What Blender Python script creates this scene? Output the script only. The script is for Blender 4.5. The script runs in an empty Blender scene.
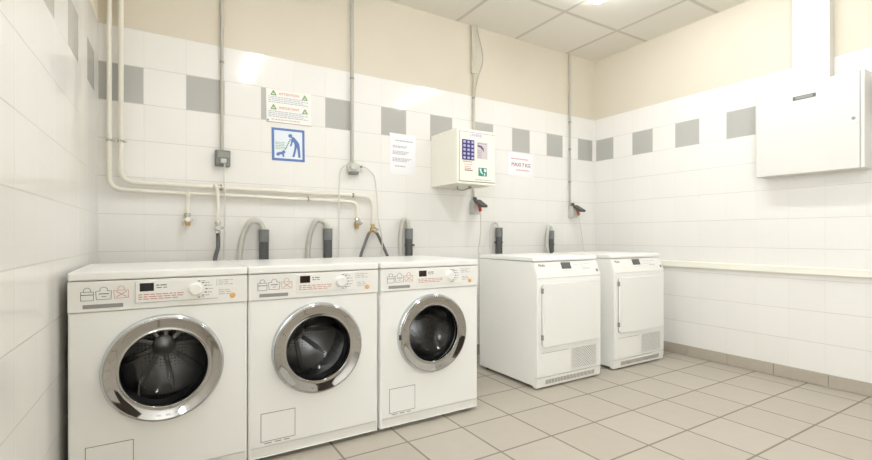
import bpy, math, random
from mathutils import Vector, Matrix
random.seed(7)
scene = bpy.context.scene
COL = scene.collection
PI = math.pi

# ------------------------------------------------------------------ room sizes (metres)
RW, RD, RH = 3.83, 5.2, 2.629         # right wall x, depth to the wall behind the camera, ceiling
TT = 2.068                             # top of the wall tiles
TILE = 0.2
WX, WY, WW, WD, WH = (0.287, 0.868, 1.457), -0.962, 0.577, 0.62, 0.823

# ------------------------------------------------------------------ materials
def mat_new(name):
    m = bpy.data.materials.new(name); m.use_nodes = True
    return m, m.node_tree, m.node_tree.nodes['Principled BSDF']

def mat(name, col, rough=0.5, metal=0.0, coat=0.0, spec=0.5, noise=0.0, nscale=30.0):
    m, nt, b = mat_new(name)
    b.inputs['Roughness'].default_value = rough
    b.inputs['Metallic'].default_value = metal
    b.inputs['Coat Weight'].default_value = coat
    b.inputs['Specular IOR Level'].default_value = spec
    c = (*col, 1)
    b.inputs['Base Color'].default_value = c
    if noise > 0:
        tc = nt.nodes.new('ShaderNodeTexCoord'); n = nt.nodes.new('ShaderNodeTexNoise')
        n.inputs['Scale'].default_value = nscale; n.inputs['Detail'].default_value = 4
        nt.links.new(tc.outputs['Object'], n.inputs['Vector'])
        mx = nt.nodes.new('ShaderNodeMix'); mx.data_type = 'RGBA'
        mx.inputs[6].default_value = c
        mx.inputs[7].default_value = (*[k * (1 - noise) for k in col], 1)
        nt.links.new(n.outputs['Fac'], mx.inputs[0])
        nt.links.new(mx.outputs[2], b.inputs['Base Color'])
    return m

def srgb(r, g, b):
    f = lambda c: (c / 12.92 if c <= 0.04045 else ((c + 0.055) / 1.055) ** 2.4)
    return tuple(f(v / 255.0) for v in (r, g, b))

class NG:
    """small helper to write node maths"""
    def __init__(s, nt): s.nt = nt
    def put(s, v, sock):
        if isinstance(v, (int, float)): sock.default_value = v
        else: s.nt.links.new(v, sock)
    def m(s, op, a, b=0.0, c=0.0):
        n = s.nt.nodes.new('ShaderNodeMath'); n.operation = op
        for i, v in enumerate((a, b, c)): s.put(v, n.inputs[i])
        return n.outputs[0]
    def mix(s, f, a, b):
        n = s.nt.nodes.new('ShaderNodeMix'); n.data_type = 'RGBA'
        s.put(f, n.inputs[0])
        for v, k in ((a, 6), (b, 7)):
            if isinstance(v, tuple): n.inputs[k].default_value = (*v, 1)
            else: s.nt.links.new(v, n.inputs[k])
        return n.outputs[2]
    def mixf(s, f, a, b):
        n = s.nt.nodes.new('ShaderNodeMix'); n.data_type = 'FLOAT'
        s.put(f, n.inputs[0]); s.put(a, n.inputs[2]); s.put(b, n.inputs[3])
        return n.outputs[0]

def grid_nodes(nt, g, pitch_u, pitch_v, joint):
    uv = nt.nodes.new('ShaderNodeUVMap'); uv.uv_map = 'UVMap'
    sep = nt.nodes.new('ShaderNodeSeparateXYZ'); nt.links.new(uv.outputs[0], sep.inputs[0])
    U, V = sep.outputs[0], sep.outputs[1]
    a, b = g.m('DIVIDE', U, pitch_u), g.m('DIVIDE', V, pitch_v)
    iu, iv = g.m('FLOOR', a), g.m('FLOOR', b)
    fu, fv = g.m('SUBTRACT', a, iu), g.m('SUBTRACT', b, iv)
    du = g.m('MULTIPLY', g.m('MINIMUM', fu, g.m('SUBTRACT', 1.0, fu)), pitch_u)
    dv = g.m('MULTIPLY', g.m('MINIMUM', fv, g.m('SUBTRACT', 1.0, fv)), pitch_v)
    d = g.m('MINIMUM', du, dv)
    # 1 on the tile, 0 in the joint
    def mask(x, w):
        return g.m('SMOOTHSTEP', x, 0, 0) if False else g.m('MULTIPLY', g.m('MINIMUM', g.m('MAXIMUM', g.m('SUBTRACT', g.m('DIVIDE', x, w * 0.5), 0.6), 0.0), 0.8), 1.25)
    return U, V, iu, iv, fu, fv, mask(du, joint), mask(dv, joint)

def rand(nt, g, iu, iv, seed):
    c = nt.nodes.new('ShaderNodeCombineXYZ'); g.put(iu, c.inputs[0]); g.put(iv, c.inputs[1]); c.inputs[2].default_value = seed
    w = nt.nodes.new('ShaderNodeTexWhiteNoise'); w.noise_dimensions = '3D'; nt.links.new(c.outputs[0], w.inputs['Vector'])
    return w.outputs['Value']

def wall_material(name):
    m, nt, b = mat_new(name); g = NG(nt)
    U, V, iu, iv, fu, fv, mu, mv = grid_nodes(nt, g, TILE, TILE, 0.0036)
    tile = g.m('LESS_THAN', 0.0, V)                                   # V measured downwards from the tile top
    par = g.m('LESS_THAN', g.m('FRACT', g.m('MULTIPLY', iu, 0.5)), 0.25)
    row = g.m('COMPARE', iv, 1.0, 0.1)
    grey = g.m('MULTIPLY', par, row)
    r1 = rand(nt, g, iu, iv, 1.0); r2 = rand(nt, g, iu, iv, 2.0); r3 = rand(nt, g, iu, iv, 3.0)
    white = g.mix(r3, srgb(235, 233, 229), srgb(233, 231, 226))
    gry = g.mix(r3, srgb(176, 175, 170), srgb(183, 182, 177))
    c = g.mix(grey, white, gry)
    joint = g.mix(mu, srgb(229, 227, 220), c)
    joint = g.mix(mv, srgb(211, 208, 200), joint)
    n = nt.nodes.new('ShaderNodeTexNoise'); n.inputs['Scale'].default_value = 3.0
    tc = nt.nodes.new('ShaderNodeTexCoord'); nt.links.new(tc.outputs['Object'], n.inputs['Vector'])
    paint = g.mix(n.outputs['Fac'], srgb(213, 205, 187), srgb(218, 210, 194))
    col = g.mix(tile, paint, joint)
    nt.links.new(col, b.inputs['Base Color'])
    both = g.m('MULTIPLY', mu, mv)
    nt.links.new(g.mixf(tile, 0.75, g.mixf(both, 0.25, 0.10)), b.inputs['Roughness'])
    b.inputs['Specular IOR Level'].default_value = 0.5
    h = g.m('ADD', g.m('MULTIPLY', g.m('SUBTRACT', r1, 0.5), g.m('MULTIPLY', fu, 0.0009)),
            g.m('MULTIPLY', g.m('SUBTRACT', r2, 0.5), g.m('MULTIPLY', fv, 0.0009)))
    h = g.m('ADD', g.m('MULTIPLY', h, both), g.m('MULTIPLY', both, 0.0006))
    h = g.m('MULTIPLY', h, tile)
    bp = nt.nodes.new('ShaderNodeBump'); bp.inputs['Strength'].default_value = 0.7; bp.inputs['Distance'].default_value = 1.0
    nt.links.new(h, bp.inputs['Height']); nt.links.new(bp.outputs[0], b.inputs['Normal'])
    return m

def floor_material():
    m, nt, b = mat_new('floor tiles'); g = NG(nt)
    U, V, iu, iv, fu, fv, mu, mv = grid_nodes(nt, g, 0.3035, 0.308, 0.0095)
    r = rand(nt, g, iu, iv, 5.0)
    tc = nt.nodes.new('ShaderNodeTexCoord')
    n = nt.nodes.new('ShaderNodeTexNoise'); n.inputs['Scale'].default_value = 14; n.inputs['Detail'].default_value = 6
    nt.links.new(tc.outputs['Object'], n.inputs['Vector'])
    n2 = nt.nodes.new('ShaderNodeTexNoise'); n2.inputs['Scale'].default_value = 220; n2.inputs['Detail'].default_value = 2
    nt.links.new(tc.outputs['Object'], n2.inputs['Vector'])
    c = g.mix(r, srgb(190, 182, 169), srgb(196, 189, 177))
    c = g.mix(g.m('MULTIPLY', n.outputs['Fac'], 0.35), c, srgb(168, 158, 144))
    c = g.mix(g.m('MULTIPLY', n2.outputs['Fac'], 0.3), c, srgb(164, 154, 140))
    both = g.m('MULTIPLY', mu, mv)
    col = g.mix(both, srgb(140, 130, 117), c)
    nt.links.new(col, b.inputs['Base Color'])
    nt.links.new(g.mixf(both, 0.8, 0.38), b.inputs['Roughness'])
    b.inputs['Specular IOR Level'].default_value = 0.4
    bp = nt.nodes.new('ShaderNodeBump'); bp.inputs['Strength'].default_value = 0.6; bp.inputs['Distance'].default_value = 1.0
    nt.links.new(g.m('MULTIPLY', both, 0.0015), bp.inputs['Height']); nt.links.new(bp.outputs[0], b.inputs['Normal'])
    return m

def ceiling_material():
    m, nt, b = mat_new('ceiling panels'); g = NG(nt)
    U, V, iu, iv, fu, fv, mu, mv = grid_nodes(nt, g, 0.6, 0.6, 0.028)
    r = rand(nt, g, iu, iv, 9.0)
    tc = nt.nodes.new('ShaderNodeTexCoord')
    n = nt.nodes.new('ShaderNodeTexNoise'); n.inputs['Scale'].default_value = 160; n.inputs['Detail'].default_value = 3
    nt.links.new(tc.outputs['Object'], n.inputs['Vector'])
    c = g.mix(r, srgb(233, 229, 219), srgb(237, 233, 224))
    c = g.mix(g.m('MULTIPLY', n.outputs['Fac'], 0.3), c, srgb(208, 202, 190))
    both = g.m('MULTIPLY', mu, mv)
    nt.links.new(g.mix(both, srgb(203, 197, 186), c), b.inputs['Base Color'])
    b.inputs['Roughness'].default_value = 0.9
    bp = nt.nodes.new('ShaderNodeBump'); bp.inputs['Strength'].default_value = 0.5; bp.inputs['Distance'].default_value = 1.0
    h = g.m('ADD', g.m('MULTIPLY', both, -0.004), g.m('MULTIPLY', n.outputs['Fac'], 0.0008))
    nt.links.new(h, bp.inputs['Height']); nt.links.new(bp.outputs[0], b.inputs['Normal'])
    return m

def glass_material(name, tint, gl=0.04):
    m, nt, b = mat_new(name)
    out = nt.nodes['Material Output']; nt.nodes.remove(b)
    t = nt.nodes.new('ShaderNodeBsdfTransparent'); t.inputs[0].default_value = (*tint, 1)
    s = nt.nodes.new('ShaderNodeBsdfGlossy'); s.inputs['Roughness'].default_value = 0.02
    f = nt.nodes.new('ShaderNodeFresnel'); f.inputs[0].default_value = 1.45
    mx = nt.nodes.new('ShaderNodeMixShader')
    nt.links.new(f.outputs[0], mx.inputs[0]); nt.links.new(t.outputs[0], mx.inputs[1]); nt.links.new(s.outputs[0], mx.inputs[2])
    nt.links.new(mx.outputs[0], out.inputs[0])
    return m

def drum_material():
    m, nt, b = mat_new('perforated steel'); g = NG(nt)
    uv = nt.nodes.new('ShaderNodeUVMap'); uv.uv_map = 'UVMap'
    tc = nt.nodes.new('ShaderNodeTexCoord')
    v = nt.nodes.new('ShaderNodeTexVoronoi'); v.inputs['Scale'].default_value = 70; v.inputs['Randomness'].default_value = 0.15
    nt.links.new(tc.outputs['Object'], v.inputs['Vector'])
    hole = g.m('LESS_THAN', v.outputs['Distance'], 0.2)
    nt.links.new(g.mix(hole, (0.5, 0.49, 0.48), (0.012, 0.012, 0.012)), b.inputs['Base Color'])
    b.inputs['Metallic'].default_value = 1.0; b.inputs['Roughness'].default_value = 0.28
    return m

def emit_material(name, col, strength):
    m, nt, b = mat_new(name)
    b.inputs['Base Color'].default_value = (0.9, 0.9, 0.9, 1)
    b.inputs['Emission Color'].default_value = (*col, 1)
    b.inputs['Emission Strength'].default_value = strength
    return m

M = dict(
    wall=wall_material('glazed wall tiles and cream paint'),
    floor=floor_material(), ceil=ceiling_material(),
    skirt=mat('skirting tile', srgb(184, 175, 160), 0.45, noise=0.15, nscale=25),
    enamel=mat('white enamel', srgb(241, 241, 237), 0.28, coat=0.15, noise=0.02, nscale=4),
    enamel2=mat('white plastic', srgb(238, 237, 232), 0.38, noise=0.02, nscale=6),
    panelgrey=mat('pale grey fascia', srgb(236, 235, 230), 0.4, noise=0.02, nscale=8),
    cream=mat('cream steel', srgb(240, 238, 226), 0.35, noise=0.02, nscale=5),
    cabinet=mat('off white painted steel', srgb(222, 220, 214), 0.4, noise=0.02, nscale=5),
    chrome=mat('polished chrome', (0.45, 0.44, 0.425), 0.045, 1.0),
    chrome2=mat('satin rim', (0.62, 0.64, 0.66), 0.16, 1.0),
    brass=mat('brass', (0.62, 0.42, 0.16), 0.3, 1.0, noise=0.25, nscale=90),
    nickel=mat('nickel', (0.62, 0.60, 0.57), 0.25, 1.0, noise=0.2, nscale=80),
    pipe=mat('cream painted pipe', srgb(232, 227, 214), 0.42, noise=0.05, nscale=20),
    conduit=mat('grey plastic conduit', srgb(186, 182, 172), 0.5, noise=0.06, nscale=30),
    conduit2=mat('pale plastic conduit', srgb(200, 194, 178), 0.5, noise=0.06, nscale=30),
    standpipe=mat('dark grey plastic pipe', srgb(88, 88, 88), 0.45, noise=0.12, nscale=25),
    hose=mat('pale grey drain hose', srgb(222, 220, 212), 0.5, noise=0.1, nscale=40),
    rubber=mat('dark rubber hose', srgb(108, 108, 107), 0.55, noise=0.2, nscale=60),
    gasket=mat('grey rubber gasket', srgb(52, 52, 53), 0.5, noise=0.15, nscale=30),
    black=mat('black glass display', (0.006, 0.007, 0.007), 0.12),
    lcd=mat('dark brown display', srgb(52, 34, 26), 0.15, noise=0.2, nscale=60),
    greylcd=mat('grey display', srgb(96, 98, 94), 0.2, noise=0.2, nscale=60),
    darkgrey=mat('dark grey print', srgb(112, 111, 110), 0.6, noise=0.1, nscale=60),
    midgrey=mat('mid grey plastic', srgb(150, 149, 144), 0.5, noise=0.08, nscale=30),
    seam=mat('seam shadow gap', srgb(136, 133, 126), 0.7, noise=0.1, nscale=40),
    deep=mat('deep recess', srgb(40, 40, 40), 0.8, noise=0.2, nscale=40),
    pinkprint=mat('faded red print', srgb(205, 150, 140), 0.7, noise=0.15, nscale=60),
    redprint=mat('red print', srgb(212, 134, 124), 0.7, noise=0.15, nscale=60),
    darkred=mat('dark red print', srgb(150, 70, 76), 0.7, noise=0.15, nscale=60),
    blueprint_=mat('pale blue grey print', srgb(176, 184, 200), 0.7, noise=0.15, nscale=60),
    greyprint=mat('grey print', srgb(184, 182, 190), 0.7, noise=0.15, nscale=60),
    greenprint=mat('green print', srgb(132, 168, 104), 0.7, noise=0.15, nscale=60),
    violet=mat('pale violet print', srgb(176, 160, 214), 0.7, noise=0.1, nscale=60),
    navy=mat('navy keypad', srgb(66, 58, 118), 0.45, noise=0.1, nscale=60),
    key=mat('pale key cap', srgb(192, 190, 226), 0.5, noise=0.1, nscale=60),
    poster=mat('pinkish poster paper', srgb(214, 204, 204), 0.6, noise=0.1, nscale=60),
    plum=mat('plum print', srgb(112, 84, 126), 0.6, noise=0.1, nscale=60),
    teal=mat('green sticker', srgb(52, 142, 116), 0.5, noise=0.15, nscale=60),
    signblue=mat('sign blue', srgb(96, 126, 186), 0.5, noise=0.08, nscale=60),
    signwhite=mat('sign white', srgb(226, 233, 240), 0.5, noise=0.03, nscale=20),
    paper=mat('white paper', srgb(240, 239, 243), 0.7, noise=0.02, nscale=12),
    laminate=mat('laminated notice', srgb(238, 236, 230), 0.35, noise=0.02, nscale=12),
    orange=mat('orange lamp', srgb(232, 178, 112), 0.35, noise=0.1, nscale=60),
    redplug=mat('red plug', srgb(196, 60, 44), 0.45, noise=0.1, nscale=60),
    orangeplug=mat('brown plug', srgb(168, 98, 58), 0.45, noise=0.1, nscale=60),
    cap=mat('dark socket flap', srgb(84, 82, 80), 0.45, noise=0.1, nscale=40),
    socketgrey=mat('grey socket', srgb(128, 130, 128), 0.45, noise=0.1, nscale=40),
    socketpale=mat('pale grey socket', srgb(206, 205, 198), 0.45, noise=0.05, nscale=40),
    cable=mat('white cable', srgb(214, 211, 202), 0.5, noise=0.05, nscale=40),
    glass=glass_material('door glass', (0.68, 0.69, 0.69)),
    drum=drum_material(),
    door=mat('added brown door', srgb(62, 50, 42), 0.5, noise=0.3, nscale=12),  # for the unseen door added to darken the ring reflections
    fill_glow=emit_material('frosted pane glowing as fill light', (0.885, 0.94, 1.0), 7.4),  # emissive pane of the added window, fill for the machine fronts
    lamp=emit_material('fluorescent diffuser', (0.915, 0.953, 1.0), 18.0),
)

# ------------------------------------------------------------------ mesh building
class MB:
    def __init__(s): s.v = []; s.f = []
    def add(s, vs, fs):
        o = len(s.v); s.v += [tuple(p) for p in vs]; s.f += [tuple(i + o for i in f) for f in fs]; return s
    def box(s, x0, x1, y0, y1, z0, z1):
        vs = [(x, y, z) for z in (z0, z1) for y in (y0, y1) for x in (x0, x1)]
        return s.add(vs, [(0, 2, 3, 1), (4, 5, 7, 6), (0, 1, 5, 4), (2, 6, 7, 3), (0, 4, 6, 2), (1, 3, 7, 5)])
    def prism(s, poly, a0, a1, axis='y'):
        """poly is a list of 2D points; extruded along axis between a0 and a1"""
        def P(p, a):
            if axis == 'y': return (p[0], a, p[1])
            if axis == 'x': return (a, p[0], p[1])
            return (p[0], p[1], a)
        n = len(poly)
        vs = [P(p, a0) for p in poly] + [P(p, a1) for p in poly]
        fs = [tuple(range(n)), tuple(range(2 * n - 1, n - 1, -1))]
        fs += [(i, (i + 1) % n + 0, (i + 1) % n + n, i + n)[::-1] for i in range(n)]
        return s.add(vs, fs)
    def tube(s, pts, r, n=10, closed=False):
        pts = [Vector(p) for p in pts]; k = len(pts)
        rs = r if isinstance(r, (list, tuple)) else [r] * k
        ring = []; up = None
        for i, p in enumerate(pts):
            t = (pts[min(i + 1, k - 1)] - pts[max(i - 1, 0)]).normalized()
            if up is None:
                up = Vector((0, 0, 1)) if abs(t.z) < 0.9 else Vector((0, 1, 0))
            a = (up - t * up.dot(t)).normalized(); up = a; b = t.cross(a)
            ring.append([p + (a * math.cos(2 * PI * j / n) + b * math.sin(2 * PI * j / n)) * rs[i] for j in range(n)])
        vs = [q for c in ring for q in c]; fs = []
        for i in range(k - 1):
            for j in range(n):
                j2 = (j + 1) % n
                fs.append((i * n + j, i * n + j2, (i + 1) * n + j2, (i + 1) * n + j))
        fs.append(tuple(range(n - 1, -1, -1))); fs.append(tuple((k - 1) * n + j for j in range(n)))
        return s.add(vs, fs)
    def lathe(s, prof, c=(0, 0, 0), axis='y', n=48, cap0=False, cap1=False):
        """prof: list of (radius, offset along axis)"""
        vs = []; fs = []
        for (r, a) in prof:
            for j in range(n):
                u, w = r * math.cos(2 * PI * j / n), r * math.sin(2 * PI * j / n)
                vs.append((c[0] + u, c[1] + a, c[2] + w) if axis == 'y' else (c[0] + u, c[1] + w, c[2] + a) if axis == 'z' else (c[0] + a, c[1] + u, c[2] + w))
        for i in range(len(prof) - 1):
            for j in range(n):
                j2 = (j + 1) % n
                fs.append((i * n + j, i * n + j2, (i + 1) * n + j2, (i + 1) * n + j))
        if cap0: fs.append(tuple(range(n - 1, -1, -1)))
        if cap1: fs.append(tuple((len(prof) - 1) * n + j for j in range(n)))
        return s.add(vs, fs)
    def stroke(s, pts, w, y0, y1):
        """flat printed line on an x-z plane"""
        for (a, b) in zip(pts[:-1], pts[1:]):
            d = Vector((b[0] - a[0], b[1] - a[1]))
            if d.length < 1e-6: continue
            d.normalize(); nx, nz = -d.y * w / 2, d.x * w / 2; ex, ez = d.x * w / 3, d.y * w / 3
            s.prism([(a[0] - ex - nx, a[1] - ez - nz), (b[0] + ex - nx, b[1] + ez - nz), (b[0] + ex + nx, b[1] + ez + nz), (a[0] - ex + nx, a[1] - ez + nz)], y0, y1)
        return s
    def words(s, x0, x1, z, h, y0, y1, wmin=0.008, wmax=0.024, gap=0.004, rng=random):
        """a line of small print, word by word"""
        x = x0
        while x < x1 - wmin * 0.5:
            w = min(rng.uniform(wmin, wmax), x1 - x)
            s.box(x, x + w, y0, y1, z - h / 2, z + h / 2); x += w + gap
        return s
    def xf(s, mtx):
        s.v = [tuple(mtx @ Vector(p)) for p in s.v]; return s
    def build(s, name, mt, parent=None, bevel=0.0, seg=2, smooth=True, angle=35, flip=False):
        me = bpy.data.meshes.new(name); me.from_pydata(s.v, [], s.f); me.validate(); me.update()
        import bmesh
        bm = bmesh.new(); bm.from_mesh(me); bmesh.ops.recalc_face_normals(bm, faces=bm.faces)
        if flip: bmesh.ops.reverse_faces(bm, faces=bm.faces)
        bm.to_mesh(me); bm.free()
        me.materials.append(mt)
        if smooth:
            for p in me.polygons: p.use_smooth = True
            me.set_sharp_from_angle(angle=math.radians(angle))
        o = bpy.data.objects.new(name, me); COL.objects.link(o)
        if parent: o.parent = parent
        if bevel > 0:
            b = o.modifiers.new('bevel', 'BEVEL'); b.width = bevel; b.segments = seg; b.limit_method = 'ANGLE'
            b.angle_limit = math.radians(40); b.harden_normals = smooth
        return o

def text_mesh(mb, body, x, z, size, y0, y1, align='CENTER', sx=1.0):
    """lettering as thin geometry on the x-z plane facing -y"""
    cu = bpy.data.curves.new('lettering', 'FONT'); cu.body = body; cu.size = size; cu.align_x = align; cu.align_y = 'CENTER'
    cu.extrude = abs(y1 - y0) / 2; cu.resolution_u = 3
    o = bpy.data.objects.new('lettering', cu); COL.objects.link(o)
    dg = bpy.context.evaluated_depsgraph_get(); dg.update()
    me = bpy.data.meshes.new_from_object(o.evaluated_get(dg))
    ym = (y0 + y1) / 2
    vs = [(x + v.co.x * sx, ym - v.co.z, z + v.co.y) for v in me.vertices]
    mb.add(vs, [tuple(p.vertices) for p in me.polygons])
    bpy.data.objects.remove(o); bpy.data.curves.remove(cu); bpy.data.meshes.remove(me)
    return mb

def catmull(pts, n=8):
    P = [Vector(p) for p in pts]; P = [P[0] * 2 - P[1]] + P + [P[-1] * 2 - P[-2]]; out = []
    for i in range(1, len(P) - 2):
        for k in range(n):
            t = k / n; a, b, c, d = P[i - 1], P[i], P[i + 1], P[i + 2]
            out.append(0.5 * ((2 * b) + (c - a) * t + (2 * a - 5 * b + 4 * c - d) * t * t + (3 * b - a - 3 * c + d) * t ** 3))
    out.append(P[-2]); return out

def ribbed(pts, r, n=14, amp=0.16, step=0.0065):
    """corrugated hose: resampled path with radius ripple"""
    P = catmull(pts, 24); L = [0.0]
    for a, b in zip(P[:-1], P[1:]): L.append(L[-1] + (b - a).length)
    k = int(L[-1] / (step / 4)); out = []; rs = []; j = 0
    for i in range(k + 1):
        s_ = L[-1] * i / k
        while j < len(L) - 2 and L[j + 1] < s_: j += 1
        t = (s_ - L[j]) / max(1e-9, L[j + 1] - L[j]); out.append(P[j].lerp(P[j + 1], t)); rs.append(r * (1 + amp * math.cos(2 * PI * i / 4)))
    return MB().tube(out, rs, n)

def thing(name, label, cat, loc=(0, 0, 0), group=None):
    o = bpy.data.objects.new(name, None); COL.objects.link(o); o.location = loc; o.empty_display_size = 0.1
    return tag(o, label, cat, group)
def tag(o, label, cat, group=None):
    o['label'] = label; o['category'] = cat
    if group: o['group'] = group
    return o
def struct(o): o['kind'] = 'structure'; return o
def lab(o, l): o['label'] = l; return o

# ------------------------------------------------------------------ the room
def slab(name, quad, uvs, mt, thick):
    """a wall or floor: one visible face with metric uvs, given real thickness away from the room"""
    n = (Vector(quad[1]) - Vector(quad[0])).cross(Vector(quad[3]) - Vector(quad[0])).normalized()
    back = [tuple(Vector(q) - n * thick) for q in quad]
    me = bpy.data.meshes.new(name)
    me.from_pydata(list(quad) + back, [], [(0, 1, 2, 3), (7, 6, 5, 4), (0, 4, 5, 1), (1, 5, 6, 2), (2, 6, 7, 3), (3, 7, 4, 0)])
    uvl = me.uv_layers.new(name='UVMap')
    look = {i: uvs[i % 4] for i in range(8)}
    for lp in me.loops: uvl.data[lp.index].uv = look[lp.vertex_index]
    me.materials.append(mt); me.update()
    o = bpy.data.objects.new(name, me); COL.objects.link(o); return struct(o)

LS = -0.028                                        # the left wall leans out a little: x = 0.028 * y
def lx(y): return 0.028 * y
D = -RD
slab('floor', [(-0.3, D - .1, 0), (RW + .1, D - .1, 0), (RW + .1, .1, 0), (-0.3, .1, 0)],
     [(x - 3.06, y + 1.42) for x, y in ((-0.3, D - .1), (RW + .1, D - .1), (RW + .1, .1), (-0.3, .1))], M['floor'], 0.1)
slab('ceiling', [(-0.3, .1, RH), (RW + .1, .1, RH), (RW + .1, D - .1, RH), (-0.3, D - .1, RH)],
     [(x - 3.44, y + 0.56) for x, y in ((-0.3, .1), (RW + .1, .1), (RW + .1, D - .1), (-0.3, D - .1))], M['ceil'], 0.1)
slab('wall_back', [(-0.1, 0, 0), (RW + .1, 0, 0), (RW + .1, 0, RH), (-0.1, 0, RH)],
     [(-0.1, TT), (RW + .1, TT), (RW + .1, TT - RH), (-0.1, TT - RH)], M['wall'], 0.12)
slab('wall_right', [(RW, 0, 0), (RW, D, 0), (RW, D, RH), (RW, 0, RH)],
     [(-0.0194, TT), (RD - .0194, TT), (RD - .0194, TT - RH), (-0.0194, TT - RH)], M['wall'], 0.12)
UL = 0.9
WY0, WY1, WZ0, WZ1 = -4.85, -3.25, 0.95, 2.30       # opening for the added fill-light window, unseen behind the camera
def left_wall():
    ys = [D, WY0, WY1, 0.0]; zs = [0.0, WZ0, WZ1, RH]; T_ = 0.12
    vs = [(lx(y), y, z) for z in zs for y in ys] + [(lx(y) - T_, y, z) for z in zs for y in ys]
    fs = []
    for k in range(3):
        for i in range(3):
            if (i, k) == (1, 1): continue
            a = k * 4 + i
            fs.append((a, a + 1, a + 5, a + 4)); fs.append((a + 16, a + 20, a + 21, a + 17))
    q = [5, 6, 10, 9]
    for j in range(4):
        a, c = q[j], q[(j + 1) % 4]; fs.append((a, c, c + 16, a + 16))
    q = [0, 3, 15, 12]
    for j in range(4):
        a, c = q[j], q[(j + 1) % 4]; fs.append((c, a, a + 16, c + 16))
    me = bpy.data.meshes.new('wall_left'); me.from_pydata(vs, [], fs)
    u = me.uv_layers.new(name='UVMap')
    for lp in me.loops:
        p = me.vertices[lp.vertex_index].co; u.data[lp.index].uv = ((-p.y - .125) * UL, TT - p.z)
    me.materials.append(M['wall']); me.update()
    o = bpy.data.objects.new('wall_left', me); COL.objects.link(o); return struct(o)
left_wall()
wn = thing('fill_window_1', '', 'window'); del wn['label']; del wn['category']; struct(wn); wn.location = (lx((WY0 + WY1) / 2), (WY0 + WY1) / 2, WZ0)  # unseen window, added to brighten the machine fronts
wa = (WY1 - WY0) / 2; wh = WZ1 - WZ0
fr = MB()
for a in ((-wa + .001, -wa + .055, .001, wh - .001), (wa - .055, wa - .001, .001, wh - .001), (-wa + .055, wa - .055, .001, .055), (-wa + .055, wa - .055, wh - .055, wh - .001), (-.03, .03, .055, wh - .055)):
    fr.box(-.085, -.045, a[0], a[1], a[2], a[3])
fr.build('fill_window_frame', M['enamel2'], wn, bevel=.004)
for a in (-1, 1):
    y0_, y1_ = (-wa + .05, -.028) if a < 0 else (.028, wa - .05)
    MB().box(-.068, -.062, y0_, y1_, .05, wh - .05).build('fill_window_pane', M['fill_glow'], wn)
slab('wall_front', [(RW + .1, D, 0), (-0.3, D, 0), (-0.3, D, RH), (RW + .1, D, RH)],
     [(0, TT), (RW + .4, TT), (RW + .4, TT - RH), (0, TT - RH)], M['wall'], 0.12)
# unseen door added behind the camera, a dark shape for the chrome to reflect
b = MB().box(1.35, 2.25, D + .001, D + .045, 0.004, 2.05).build('added_door_1', M['door'], bevel=.003); struct(b)
h = MB().box(2.13, 2.19, D + .045, D + .052, 0.98, 1.18)
h.tube([(2.16, D + .05, 1.10), (2.16, D + .095, 1.10), (2.05, D + .1, 1.10)], 0.009, 10); h.build('added_door_handle', M['nickel'], b)
# skirting tiles
def skirting(name, p0, p1, nx, ny, L=0.3):
    mb = MB(); v = Vector((p1[0] - p0[0], p1[1] - p0[1])); n = max(1, round(v.length / L))
    for i in range(n):
        a = Vector(p0[:2]) + v * (i / n); e = Vector(p0[:2]) + v * ((i + 1) / n); g = v.normalized() * .0012
        a += g; e -= g; t = Vector((nx, ny)) * .011
        mb.prism([tuple(a), tuple(e), tuple(e + t), tuple(a + t)], 0.001, 0.082, 'z')
    return struct(mb.build(name, M['skirt'], bevel=.003))
skirting('baseboard_back', (0.012, -.001), (RW - .012, -.001), 0, -1)
skirting('baseboard_right', (RW - .001, -.012), (RW - .001, D + .012), -1, 0)
skirting('baseboard_left', (0.001, -.012), (lx(D) + .001, D + .012), 1, 0)
# guard rail along the right wall
r = MB().prism([(RW - .001, .702), (RW - .024, .702), (RW - .028, .707), (RW - .028, .745), (RW - .022, .752), (RW - .001, .752)], -0.004, D + .01, 'y')
struct(r.build('trim_1', M['cream'], smooth=True, angle=25))
# boxed cable chase on the right wall, above the cabinet
ch = MB().box(RW - .07, RW - .001, -1.865, -1.665, 1.915, RH - .001)
tag(ch.build('cable_duct', M['cabinet'], bevel=.004), 'white boxed duct rising from the wall cabinet to the ceiling', 'duct')

# ------------------------------------------------------------------ ceiling lights
def luminaire(x, label, y0=-2.17, y1=-0.83):
    t = thing('ceiling_light', label, 'ceiling light', (x, (y0 + y1) / 2, RH), 'fluorescent ceiling lights')
    hl = (y1 - y0) / 2
    MB().box(-.05, .05, -hl + .02, hl - .02, -.022, -.0005).build('lamp_base', M['enamel2'], t, bevel=.004)
    # rounded wrap-round diffuser
    prof = []
    for i in range(13):
        a = PI * i / 12
        prof.append((.055 * math.cos(a), -.022 - .045 * math.sin(a)))
    mb = MB(); ys = [-hl, -hl + .008, -hl + .03, hl - .03, hl - .008, hl]; sc = [.55, .85, 1, 1, .85, .55]
    vs = []; fs = []; n = len(prof)
    for y, k in zip(ys, sc):
        for (px, pz) in prof: vs.append((px * k, y, -.022 + (pz + .022) * k))
    for i in range(len(ys) - 1):
        for j in range(n - 1): fs.append((i * n + j, i * n + j + 1, (i + 1) * n + j + 1, (i + 1) * n + j))
        fs.append((i * n + n - 1, i * n, (i + 1) * n, (i + 1) * n + n - 1))
    fs.append(tuple(range(n))); fs.append(tuple((len(ys) - 1) * n + j for j in range(n - 1, -1, -1)))
    mb.add(vs, fs); mb.build('diffuser', M['lamp'], t)
luminaire(2.838, 'lit fluorescent ceiling light whose rounded end shows at the top edge, nearer the right wall')
luminaire(1.03, 'lit fluorescent ceiling light out of the frame above the washing machines')

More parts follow.
